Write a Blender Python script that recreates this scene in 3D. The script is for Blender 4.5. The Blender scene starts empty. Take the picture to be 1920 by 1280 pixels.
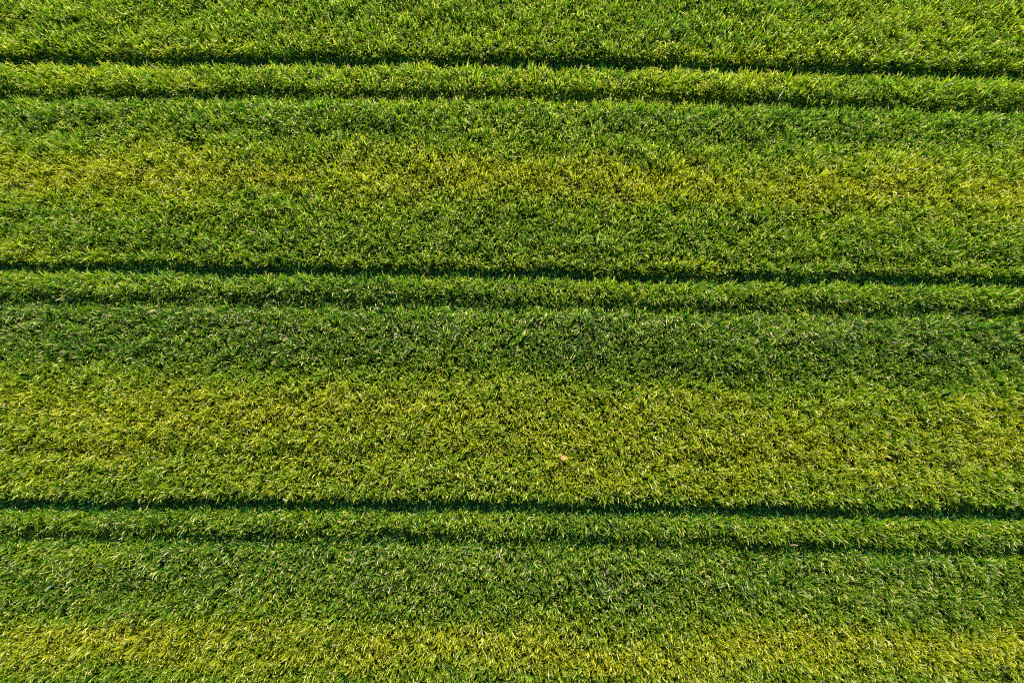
import bpy, math
import numpy as np

S = bpy.context.scene
COL = S.collection

# ------------------------------------------------------------------ camera, sky, sun, exposure
F_PX, CAM_H, PITCH = 1280.0, 35.0, math.radians(5.5)     # focal length in px of the 1920 frame; drone height; tilt from nadir
cd = bpy.data.cameras.new("drone_camera")
cam = bpy.data.objects.new("drone_camera", cd)
COL.objects.link(cam)
cd.sensor_width = 36.0
cd.lens = 36.0 * F_PX / 1920.0
cd.clip_start, cd.clip_end = 0.5, 3000.0
cam.location = (0, 0, CAM_H)
cam.rotation_euler = (PITCH, 0, 0)
S.camera = cam

SUN_EL, SUN_AZ = math.radians(32), math.radians(6)        # azimuth east of north (+Y)
w = bpy.data.worlds.new("World")
S.world = w
w.use_nodes = True
nt = w.node_tree
sky = nt.nodes.new("ShaderNodeTexSky")
sky.sky_type = 'NISHITA'
sky.sun_disc = False
sky.sun_elevation = SUN_EL
sky.sun_rotation = SUN_AZ
sky.air_density = 1.0
sky.dust_density = 0.6
bg = nt.nodes["Background"]
nt.links.new(sky.outputs[0], bg.inputs[0])
bg.inputs[1].default_value = 0.07
ld = bpy.data.lights.new("sun", 'SUN')
ld.energy = 5.0
ld.angle = math.radians(0.5)
ld.color = (1.0, 0.85, 0.55)
sun = bpy.data.objects.new("sun", ld)
COL.objects.link(sun)
# light travels from +Y (top of the picture) towards -Y and down
sun.rotation_euler = (-(math.pi / 2 - SUN_EL), 0, -SUN_AZ)
sun.location = (0, 60, 60)
S.view_settings.view_transform = 'Standard'
S.view_settings.look = 'None'
S.view_settings.exposure = 1.64
S.view_settings.gamma = 1
S.cycles.max_bounces = 8
S.cycles.diffuse_bounces = 4
S.cycles.transmission_bounces = 4
S.cycles.use_denoising = False
S.cycles.filter_width = 1.1 if hasattr(S.cycles, "filter_width") else 1.5

rng = np.random.default_rng(20240517)


# ------------------------------------------------------------------ helpers
def unproject(px, py, z=0.0):
    """pixel of the 1920x1280 frame -> point of the plane at height z"""
    u = (np.asarray(px, float) - 960) / F_PX
    v = (640 - np.asarray(py, float)) / F_PX
    c, s = math.cos(PITCH), math.sin(PITCH)
    dx, dy, dz = u, v * c + s, v * s - c
    t = (CAM_H - z) / (-dz)
    return dx * t, dy * t


def smooth(t):
    return t * t * (3 - 2 * t)


def vnoise(x, y, sx, sy, seed):
    """value noise in 0..1 with cell sizes sx, sy"""
    g = np.random.default_rng(seed).random((256, 256))
    fx, fy = x / sx + 1000.37, y / sy + 1000.71
    ix, iy = np.floor(fx).astype(int), np.floor(fy).astype(int)
    tx, ty = smooth(fx - ix), smooth(fy - iy)
    ix0, iy0, ix1, iy1 = ix % 256, iy % 256, (ix + 1) % 256, (iy + 1) % 256
    a = g[ix0, iy0] * (1 - tx) + g[ix1, iy0] * tx
    b = g[ix0, iy1] * (1 - tx) + g[ix1, iy1] * tx
    return a * (1 - ty) + b * ty


def fnoise(x, y, sx, sy, seed, octs=3):
    tot, amp, nrm = 0, 1.0, 0
    for k in range(octs):
        tot = tot + amp * vnoise(x, y, sx / 2 ** k, sy / 2 ** k, seed + k * 17)
        nrm += amp
        amp *= 0.55
    return tot / nrm


def sstep(a, b, x):
    return smooth(np.clip((x - a) / (b - a), 0, 1))


def tag(o, label, cat=None, kind=None, group=None):
    if label:
        o["label"] = label
    if cat:
        o["category"] = cat
    if kind:
        o["kind"] = kind
    if group:
        o["group"] = group
    return o


def mesh_obj(name, verts, loops, starts, mat, parent=None, colors=None, smooth_sh=False):
    me = bpy.data.meshes.new(name)
    me.vertices.add(len(verts))
    me.vertices.foreach_set("co", np.ascontiguousarray(verts, np.float32).ravel())
    me.loops.add(len(loops))
    me.loops.foreach_set("vertex_index", np.ascontiguousarray(loops, np.int32))
    me.polygons.add(len(starts))
    me.polygons.foreach_set("loop_start", np.ascontiguousarray(starts, np.int32))
    me.update(calc_edges=True)
    me.polygons.foreach_set("use_smooth", np.full(len(starts), smooth_sh, bool))
    if colors is not None:
        a = me.color_attributes.new("tint", 'FLOAT_COLOR', 'POINT')
        c4 = np.ones((len(verts), 4), np.float32)
        c4[:, :3] = colors
        a.data.foreach_set("color", c4.ravel())
    me.materials.append(mat)
    o = bpy.data.objects.new(name, me)
    COL.objects.link(o)
    if parent:
        o.parent = parent
    return o


# ------------------------------------------------------------------ materials
def leaf_material(name, transl=0.48, rough=0.5, spec=0.18):
    m = bpy.data.materials.new(name)
    m.use_nodes = True
    n = m.node_tree
    n.nodes.clear()
    out = n.nodes.new("ShaderNodeOutputMaterial")
    at = n.nodes.new("ShaderNodeAttribute")
    at.attribute_name = "tint"
    geo = n.nodes.new("ShaderNodeNewGeometry")
    nz = n.nodes.new("ShaderNodeTexNoise")
    nz.inputs["Scale"].default_value = 9.0
    n.links.new(geo.outputs["Position"], nz.inputs["Vector"])
    mr = n.nodes.new("ShaderNodeMapRange")
    mr.inputs[1].default_value, mr.inputs[2].default_value = 0.3, 0.7
    mr.inputs[3].default_value, mr.inputs[4].default_value = 0.85, 1.15
    n.links.new(nz.outputs[0], mr.inputs[0])
    mul = n.nodes.new("ShaderNodeVectorMath")
    mul.operation = 'SCALE'
    n.links.new(at.outputs["Color"], mul.inputs[0])
    n.links.new(mr.outputs[0], mul.inputs["Scale"])
    pb = n.nodes.new("ShaderNodeBsdfPrincipled")
    pb.inputs["Roughness"].default_value = rough
    pb.inputs["Specular IOR Level"].default_value = spec
    n.links.new(mul.outputs[0], pb.inputs["Base Color"])
    tr = n.nodes.new("ShaderNodeBsdfTranslucent")
    tint = n.nodes.new("ShaderNodeVectorMath")
    tint.operation = 'MULTIPLY'
    tint.inputs[1].default_value = (1.5, 1.75, 0.5)
    n.links.new(mul.outputs[0], tint.inputs[0])
    n.links.new(tint.outputs[0], tr.inputs[0])
    mx = n.nodes.new("ShaderNodeMixShader")
    mx.inputs[0].default_value = transl
    n.links.new(pb.outputs[0], mx.inputs[1])
    n.links.new(tr.outputs[0], mx.inputs[2])
    n.links.new(mx.outputs[0], out.inputs[0])
    return m


def ground_material(name, c1, c2, c3, scale):
    m = bpy.data.materials.new(name)
    m.use_nodes = True
    n = m.node_tree
    pb = n.nodes["Principled BSDF"]
    pb.inputs["Roughness"].default_value = 0.95
    geo = n.nodes.new("ShaderNodeNewGeometry")
    nz = n.nodes.new("ShaderNodeTexNoise")
    nz.inputs["Scale"].default_value = scale
    nz.inputs["Detail"].default_value = 8
    n.links.new(geo.outputs["Position"], nz.inputs["Vector"])
    cr = n.nodes.new("ShaderNodeValToRGB")
    cr.color_ramp.elements[0].position = 0.32
    cr.color_ramp.elements[0].color = (*c1, 1)
    cr.color_ramp.elements[1].position = 0.68
    cr.color_ramp.elements[1].color = (*c3, 1)
    e = cr.color_ramp.elements.new(0.5)
    e.color = (*c2, 1)
    n.links.new(nz.outputs[0], cr.inputs[0])
    n.links.new(cr.outputs[0], pb.inputs["Base Color"])
    bp = n.nodes.new("ShaderNodeBump")
    bp.inputs["Strength"].default_value = 0.8
    bp.inputs["Distance"].default_value = 0.05
    n.links.new(nz.outputs[0], bp.inputs["Height"])
    n.links.new(bp.outputs[0], pb.inputs["Normal"])
    return m


M_LEAF = leaf_material("crop_leaf")
M_DRY = leaf_material("dry_leaf", 0.25, 0.7, 0.2)
M_GROUND = ground_material("field_soil", (0.030, 0.022, 0.013), (0.022, 0.045, 0.010), (0.030, 0.085, 0.012), 3.0)
M_TRACK = ground_material("rut_soil", (0.020, 0.015, 0.010), (0.024, 0.024, 0.012), (0.012, 0.035, 0.010), 5.0)

# ------------------------------------------------------------------ wheel tracks: where their southern crop edge runs
CROP_H = 0.74
TX = [-600, 0, 320, 640, 960, 1280, 1600, 1920, 2520]
TRACKS = [   # southern lip seen in the frame at TX, floor width (m), how much of the crop height is missing
    (dict(zip(TX, [111, 117, 119, 120, 122, 128, 138, 148, 164])), 0.54, 0.86),
    (dict(zip(TX, [184, 186, 185, 184, 186, 194, 202, 211, 225])), 0.54, 0.55),
    (dict(zip(TX, [499, 507, 511, 515, 519, 526, 531, 536, 545])), 0.48, 0.88),
    (dict(zip(TX, [565, 571, 574, 577, 580, 586, 591, 595, 603])), 0.58, 0.42),
    (dict(zip(TX, [956, 957, 956, 957, 961, 966, 971, 976, 985])), 0.54, 0.86),
    (dict(zip(TX, [1012, 1015, 1017, 1019, 1023, 1030, 1038, 1046, 1058])), 0.54, 0.54),
]
T_LINES = []
for d, wd, dep in TRACKS:
    xs, ys = unproject(np.array(list(d.keys())), np.array(list(d.values())) + 2.0, CROP_H * 0.9)
    T_LINES.append((xs, ys, wd, dep))


def line_y(k, x):
    xs, ys = T_LINES[k][0], T_LINES[k][1]
    y = np.interp(x, xs, ys)
    # straight on beyond the traced part
    y = np.where(x < xs[0], ys[0] + (x - xs[0]) * 0.006 * -1, y)
    y = np.where(x > xs[-1], ys[-1] + (x - xs[-1]) * -0.018, y)
    return y + 0.12 * (vnoise(x, x * 0, 1.7, 1, 90 + k) - 0.5) + 0.12 * (vnoise(x, x * 0, 0.45, 1, 190 + k) - 0.5)


def track_cut(x, y):
    """0 on standing crop .. 1 in the middle of a full-depth wheel track"""
    cut = np.zeros_like(x)
    for k, (_, _, wd, dep) in enumerate(T_LINES):
        s = y - line_y(k, x)                       # 0 at southern lip, grows northwards
        wv = wd * (0.85 + 0.3 * vnoise(x, x * 0, 2.3, 1, 290 + k))
        dv = dep * (0.80 + 0.2 * vnoise(x, x * 0, 3.1, 1, 390 + k) + 0.18 * vnoise(x, y, 0.7, 0.5, 490 + k))
        prof = sstep(-0.10, 0.09, s) * (1 - sstep(wv - 0.20, wv + 0.36, s))
        cut = np.maximum(cut, prof * np.clip(dv, 0, 0.97))
    return cut


# ------------------------------------------------------------------ slow change across the field (fertiliser bands)
BY = [-60, 60, 130, 170, 205, 250, 300, 340, 385, 445, 490, 540, 585, 640, 680, 725, 780, 830, 875, 930, 975, 1050, 1100, 1150, 1200, 1245, 1290]
BV = [.50, .50, .66, .60, .32, .36, .70, .96, .54, .36, .54, .36, .11, .09, .22, .60, .84, .72, .74, .55, .42, .22, .22, .42, .99, .82, .40]
_, BG = unproject(np.full(len(BY), 960.0), np.array(BY, float), CROP_H)
BO = np.argsort(BG)
BGs, BVs = BG[BO], 0.5 + (np.array(BV)[BO] - 0.47) * 0.82


def across(x, y):
    """coordinate across the rows, following the slight slant of the tracks"""
    return y - (line_y(2, x) - line_y(2, np.zeros_like(x)))


def yellowness(x, y):
    a = across(x, y) + 1.1 * (fnoise(x, y, 9, 2.5, 5) - 0.5) + 0.5 * (fnoise(x, y, 2.2, 1.6, 6) - 0.5)
    v = np.interp(a, BGs, BVs)
    v = v + 0.42 * (fnoise(x, y, 5.5, 1.3, 11) - 0.5) + 0.40 * (fnoise(x, y, 0.9, 0.6, 12) - 0.5)
    return np.clip(v, 0, 1)


def bare_pale(x, y):
    """dead, whitish leaf share: strong in the belt just south of the middle track pair"""
    a = across(x, y)
    _, y0 = unproject(960, 612, CROP_H)
    _, y1 = unproject(960, 1075, CROP_H)
    _, y2 = unproject(960, 225, CROP_H)
    p = 0.10 * np.exp(-((a - y0) / 0.85) ** 2) + 0.045 * np.exp(-((a - y1) / 1.2) ** 2) + 0.03 * np.exp(-((a - y2) / 1.0) ** 2)
    p = p * (0.25 + 1.6 * sstep(0.4, 0.75, fnoise(x, y, 2.2, 1.0, 31)))
    return p + 0.018


def stand_height(x, y):
    h = 0.80 + 0.34 * fnoise(x, y, 2.6, 1.1, 41) + 0.48 * (fnoise(x, y, 0.6, 0.45, 43) - 0.5)
    a = across(x, y)
    for py, amp, wd in ((476, 0.22, 0.22), (855, 0.20, 0.30), (250, 0.10, 0.5), (1165, 0.12, 0.35), (690, 0.10, 0.5)):
        _, yy = unproject(960, py, CROP_H)
        h = h - amp * np.exp(-((a - yy) / wd) ** 2) * (0.4 + 0.9 * vnoise(x, y, 4, 4, 51))
    return CROP_H * h


# ------------------------------------------------------------------ ground sheet with the ruts pressed into it
def grid_mesh(xs, ys, zf):
    X, Y = np.meshgrid(xs, ys)
    V = np.stack([X, Y, zf(X, Y)], -1).reshape(-1, 3)
    nx, ny = len(xs), len(ys)
    i = (np.arange(ny - 1)[:, None] * nx + np.arange(nx - 1)[None, :]).ravel()
    L = np.stack([i, i + 1, i + nx + 1, i + nx], 1).ravel()
    return V, L, np.arange(len(i)) * 4


def ground_z(x, y):
    z = 0.05 * (fnoise(x, y, 3, 3, 61) - 0.5)
    near = (np.abs(x) < 60) & (np.abs(y) < 60)
    return np.where(near, z - 0.07 * track_cut(x, y), 0.0)


gx = np.concatenate([[-900, -400, -150, -80], np.arange(-60, 60.1, 0.5), [80, 150, 400, 900]])
gy = np.concatenate([[-900, -400, -150, -80], np.arange(-40, 50.01, 0.1), [80, 150, 400, 900]])
V, L, St = grid_mesh(gx, gy, ground_z)
g = mesh_obj("ground", V, L, St, M_GROUND, smooth_sh=True)
tag(g, "dark soil and undergrowth of the flat field beneath the crop", kind="structure")

WHERE = ["upper track of the top pair", "lower track of the top pair", "upper track of the middle pair",
         "lower track of the middle pair", "upper track of the bottom pair", "lower track of the bottom pair"]
for k, (_, _, wd, dep) in enumerate(T_LINES):
    xs = np.arange(-55, 55.1, 0.25)
    off = np.linspace(0.03, wd, 6)
    X = np.repeat(xs[None, :], 6, 0)
    Y = line_y(k, X) + off[:, None]
    V = np.stack([X, Y, ground_z(X, Y) + 0.012], -1).reshape(-1, 3)
    nx = len(xs)
    i = (np.arange(5)[:, None] * nx + np.arange(nx - 1)[None, :]).ravel()
    L = np.stack([i, i + 1, i + nx + 1, i + nx], 1).ravel()
    o = mesh_obj("wheel_track", V, L, np.arange(len(i)) * 4, M_TRACK, smooth_sh=True)
    tag(o, "dark sunken tractor wheel track through the crop, " + WHERE[k], kind="structure", group="wheel tracks through the crop")


# ------------------------------------------------------------------ blades
LOW_SHADE = np.array([0.45, 0.0, -2.2])       # shadow tone painted on the lower, glaucous blade: less red, more blue


def make_blades(bx, by, bz, length, az, lean, bend, width, base_col, tip_col, twist):
    """each blade: a tapering ribbon of three segments that droops towards its tip (7 vertices)"""
    n = len(bx)
    ts = np.array([0.0, 0.52, 0.83, 1.0])
    wf = np.array([0.65, 0.9, 1.05, 0.0])
    dx, dy = np.cos(az), np.sin(az)
    px, py, pz = bx.copy(), by.copy(), bz.copy()
    V = np.empty((n, 7, 3), np.float32)
    C = np.empty((n, 7, 3), np.float32)
    sa = az + np.pi / 2 + twist
    sx, sy = np.cos(sa), np.sin(sa)
    vi = 0
    for k in range(4):
        if k:
            tm = 0.5 * (ts[k] + ts[k - 1])
            ang = lean + bend * tm ** 7 + 0.08 * tm
            seg = length * (ts[k] - ts[k - 1])
            px = px + dx * np.sin(ang) * seg
            py = py + dy * np.sin(ang) * seg
            pz = pz + np.cos(ang) * seg
        col = base_col + (tip_col - base_col) * (min(1.0, max(0.0, ts[k] - 0.68) / 0.32))
        col = col * (1 - LOW_SHADE * (1 - ts[k]))
        if k < 3:
            hw = width * wf[k] * 0.5
            for sgn in (-1, 1):
                V[:, vi, 0], V[:, vi, 1], V[:, vi, 2] = px + sgn * sx * hw, py + sgn * sy * hw, pz
                C[:, vi] = col
                vi += 1
        else:
            V[:, vi, 0], V[:, vi, 1], V[:, vi, 2] = px, py, pz
            C[:, vi] = col
    pat = np.array([0, 1, 3, 2, 2, 3, 5, 4, 4, 5, 6], np.int64)
    L = (np.arange(n)[:, None] * 7 + pat[None, :]).ravel()
    St = (np.arange(n)[:, None] * 11 + np.array([0, 4, 8])[None, :]).ravel()
    return V.reshape(-1, 3), L, St, C.reshape(-1, 3)


G_DEEP = np.array([0.020, 0.108, 0.018])
G_MID = np.array([0.080, 0.205, 0.003])
G_YEL = np.array([0.300, 0.285, 0.003])
G_TIP = np.array([0.72, 0.62, 0.05])  # sunlit gold of the blade tops, put into the tip colour
G_CREAM = np.array([0.95, 0.82, 0.36])  # brightest sunlit tip dots, painted as pale cream
G_PALE = np.array([0.66, 0.55, 0.40])


def mix(a, b, t):
    return a + (b - a) * t[:, None]


def leaf_colours(x, y):
    n = len(x)
    v = np.clip(yellowness(x, y) + rng.normal(0, 0.16, n), 0, 1)
    c = np.where((v < 0.5)[:, None], mix(G_DEEP, G_MID, np.clip(v * 2, 0, 1)), mix(G_MID, G_YEL, np.clip(v * 2 - 1, 0, 1)))
    c = c * rng.uniform(0.70, 1.15, n)[:, None]
    tipk = np.clip(rng.beta(1.3, 1.8, n) * (0.40 + 0.65 * v), 0, 1)
    tip = mix(c, G_TIP, tipk)
    cream = rng.random(n) < 0.13 + 0.06 * v
    tip[cream] = (G_CREAM * rng.uniform(0.75, 1.1, n)[:, None])[cream]
    dead = rng.random(n) < bare_pale(x, y)
    pale = G_PALE * rng.uniform(0.6, 1.15, n)[:, None] * np.stack([np.ones(n), rng.uniform(0.85, 1.08, n), rng.uniform(0.7, 1.15, n)], 1)
    c[dead] = (0.35 * c + 0.65 * pale)[dead]
    tip[dead] = pale[dead]
    return c, tip, dead


def tufts_to_blades(tx, ty, per, hscale, spread, wscale):
    n = len(tx)
    idx = np.repeat(np.arange(n), per)
    m = len(idx)
    th = rng.uniform(0.72, 1.22, n)                 # tuft vigour
    t_az, t_ln = rng.uniform(0, 2 * np.pi, n), rng.uniform(0, 0.16, n)
    r = spread * np.sqrt(rng.random(m))
    a = rng.uniform(0, 2 * np.pi, m)
    x, y = tx[idx] + r * np.cos(a), ty[idx] + r * np.sin(a)
    L = stand_height(x, y) * hscale * th[idx] * rng.uniform(0.72, 1.25, m) * 1.1
    cut = track_cut(x, y)
    keep = rng.random(m) > 0.93 * cut ** 1.5
    x, y, L, cut, a, idx = x[keep], y[keep], L[keep], cut[keep], a[keep], idx[keep]
    m = len(x)
    L = L * (1 - 0.80 * cut)
    az = a + rng.normal(0, 0.9, m)
    lean = np.abs(rng.normal(0.03, 0.09, m))
    # lean of the whole tuft
    lx = np.sin(lean) * np.cos(az) + np.sin(t_ln[idx]) * np.cos(t_az[idx])
    ly = np.sin(lean) * np.sin(az) + np.sin(t_ln[idx]) * np.sin(t_az[idx])
    az, lean = np.arctan2(ly, lx), np.clip(np.hypot(lx, ly), 0, 0.8) + 0.35 * cut
    bend = np.clip(rng.gamma(2.6, 0.95, m), 0.1, 4.5)
    wd = rng.uniform(0.022, 0.046, m) * wscale
    c, tip, dead = leaf_colours(x, y)
    bend[dead] += 0.8
    z = ground_z(x, y) - 0.01
    return x, y, z, L, az, lean, bend, wd, c, tip, rng.normal(0, 0.5, m)


def in_view(x, y, margin):
    """inside the camera's ground footprint plus a margin in metres"""
    _, ytop = unproject(960, 0)
    _, ybot = unproject(960, 1280)
    c, s = math.cos(PITCH), math.sin(PITCH)
    half = (CAM_H * c + y * s) * 960 / F_PX
    return (np.abs(x) < half + margin) & (y < ytop + margin) & (y > ybot - margin)


def scatter(x0, x1, y0, y1, dens):
    """jittered grid of points"""
    st = 1 / math.sqrt(dens)
    X, Y = np.meshgrid(np.arange(x0, x1, st), np.arange(y0, y1, st))
    x, y = X.ravel(), Y.ravel()
    return x + rng.uniform(-.6, .6, len(x)) * st, y + rng.uniform(-.6, .6, len(x)) * st


tx, ty = scatter(-36, 36, -20, 30, 30)
k = in_view(tx, ty, 2.5)
near = tufts_to_blades(tx[k], ty[k], 10, 1.0, 0.12, 1.0)
tx, ty = scatter(-50, 50, -32, 42, 7)
k = ~in_view(tx, ty, 2.5)
far = tufts_to_blades(tx[k], ty[k], 8, 1.1, 0.26, 2.0)
args = [np.concatenate([p, q]) for p, q in zip(near, far)]
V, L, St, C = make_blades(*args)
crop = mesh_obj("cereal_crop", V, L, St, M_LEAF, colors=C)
tag(crop, "dense standing young green cereal crop with yellowish bands covering the whole field", "crop", "stuff")
print("crop blades", len(args[0]))

# short flattened grass on the floor of the wheel tracks
xs, ys = [], []
for kk, (_, _, wd, dep) in enumerate(T_LINES):
    n = int(95 * wd * 220)
    x = rng.uniform(-46, 46, n)
    xs.append(x)
    ys.append(line_y(kk, x) + rng.uniform(-0.02, wd + 0.1, n))
x, y = np.concatenate(xs), np.concatenate(ys)
m = len(x)
c = mix(G_DEEP * np.array([1, 1.1, 1.8]), G_MID, 0.6 * rng.random(m)) * rng.uniform(0.8, 1.5, m)[:, None]  # blue-green shade of the sunken tracks mixed into the blade colour
L_ = rng.uniform(0.2, 0.55, m)
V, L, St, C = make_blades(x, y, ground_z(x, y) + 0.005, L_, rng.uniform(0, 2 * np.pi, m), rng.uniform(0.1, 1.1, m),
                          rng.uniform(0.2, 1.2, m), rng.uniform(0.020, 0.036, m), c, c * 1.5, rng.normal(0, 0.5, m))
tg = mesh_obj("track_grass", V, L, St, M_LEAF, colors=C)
tag(tg, "short flattened dark green blades lying on the floor of the wheel tracks", "grass", "stuff")


# ------------------------------------------------------------------ dead plants lying on top of the crop
def ribbon(pts, widths, up=(0, 0, 1), thick=0.006):
    """curved leaf or stalk with a real cross-section (4-sided)"""
    P = np.array(pts, float)
    T = np.gradient(P, axis=0)
    T /= np.linalg.norm(T, axis=1)[:, None]
    U = np.cross(T, np.array(up, float)[None, :])
    U /= np.linalg.norm(U, axis=1)[:, None] + 1e-9
    N = np.cross(U, T)
    V = []
    for p, u, n_, w_ in zip(P, U, N, widths):
        V += [p - u * w_ / 2, p + n_ * (thick / 2 + w_ * .12), p + u * w_ / 2, p - n_ * thick / 2]
    F = []
    for i in range(len(P) - 1):
        for j in range(4):
            F += [4 * i + j, 4 * i + (j + 1) % 4, 4 * i + 4 + (j + 1) % 4, 4 * i + 4 + j]
    nf = (len(P) - 1) * 4
    F += [3, 2, 1, 0] + [4 * len(P) - 4 + j for j in range(4)]
    return np.array(V), np.array(F), np.arange(nf + 2) * 4


def ribbon_obj(name, pts, widths, col, parent=None, thick=0.006):
    V, L, St = ribbon(pts, widths, thick=thick)
    cols = np.tile(np.array(col), (len(V), 1)) * rng.uniform(0.85, 1.12, len(V))[:, None]
    return mesh_obj(name, V, L, St, M_DRY, parent, colors=cols)


def dead_plant(px, py, label, size, col, n, fan0, fan1):
    x, y = unproject(px, py, CROP_H + 0.03)
    e = bpy.data.objects.new("dead_plant", None)
    e.location = (float(x), float(y), 0)
    COL.objects.link(e)
    tag(e, label, "dead plant")
    top = CROP_H + 0.20
    ribbon_obj("stem", [(0.02, -0.05, 0), (0.03, -0.03, 0.2), (0, 0.02, 0.35), (0.0, 0.06 * size, top)], [0.018] * 4, np.array(col) * 0.7, e, 0.014)
    for i in range(n):
        a = fan0 + (fan1 - fan0) * i / (n - 1) + rng.normal(0, 0.06)
        ln = size * rng.uniform(0.75, 1.05)
        dx, dy = math.cos(a), math.sin(a)
        zz = top + rng.uniform(-0.01, 0.02)
        pts = [(0, 0.06 * size, zz)] + [(dx * ln * t, 0.06 * size + dy * ln * t, zz + 0.05 * math.sin(t * 2.6) - 0.03 * t) for t in (.25, .5, .75, 1)]
        ribbon_obj("leaf", pts, [0.02, 0.06 * size / .3, 0.065 * size / .3, 0.045 * size / .3, 0.008], np.array(col) * rng.uniform(.85, 1.1), e)


def dead_stalk(px, py, label, pts, width, col):
    x, y = unproject(px, py, CROP_H + 0.03)
    P = [(float(x) + a, float(y) + b, CROP_H + 0.09 + c_) for a, b, c_ in pts]
    t = np.linspace(0, 1, 9)
    src = np.linspace(0, 1, len(P))
    P = np.array(P)
    P9 = np.stack([np.interp(t, src, P[:, i]) for i in range(3)], 1)
    P9[1:-1] = (P9[:-2] + 2 * P9[1:-1] + P9[2:]) / 4
    o = ribbon_obj("dead_stalk", P9, width * (0.35 + 0.65 * np.sin(np.pi * (0.1 + 0.85 * t))), col, None, 0.012)
    tag(o, label, "stalk")


dead_plant(1057, 858, "tan dried star-shaped plant lying alone on the crop above the bottom pair of wheel tracks",
           0.23, (0.60, 0.31, 0.16), 7, math.radians(-215), math.radians(35))
dead_stalk(1095, 833, "faint orange-tan curled stalk lying just up and right of the star-shaped dead plant",
           [(-0.24, 0.05, 0.05), (-0.1, -0.04, 0.06), (0.06, -0.06, 0.07), (0.24, 0.06, 0.06)], 0.035, (0.42, 0.26, 0.07))
dead_stalk(1488, 1021, "pinkish dead stalk lying above the right part of the lowest wheel track",
           [(-0.18, 0.0, 0.02), (0, 0.03, 0.04), (0.2, -0.02, 0.02)], 0.035, (0.55, 0.38, 0.36))
dead_stalk(1463, 180, "whitish thin bent stalk standing in the lower track of the top pair at the right",
           [(-0.12, -0.22, -0.1), (-0.02, 0.02, 0.0), (0.1, 0.16, 0.03), (0.16, 0.18, 0.0)], 0.03, (0.62, 0.62, 0.52))
dead_stalk(535, 938, "small grey-white broken stalk in the upper track of the bottom pair",
           [(-0.14, 0.08, -0.12), (0.0, 0.0, -0.08), (0.13, 0.06, -0.1)], 0.035, (0.60, 0.58, 0.55))
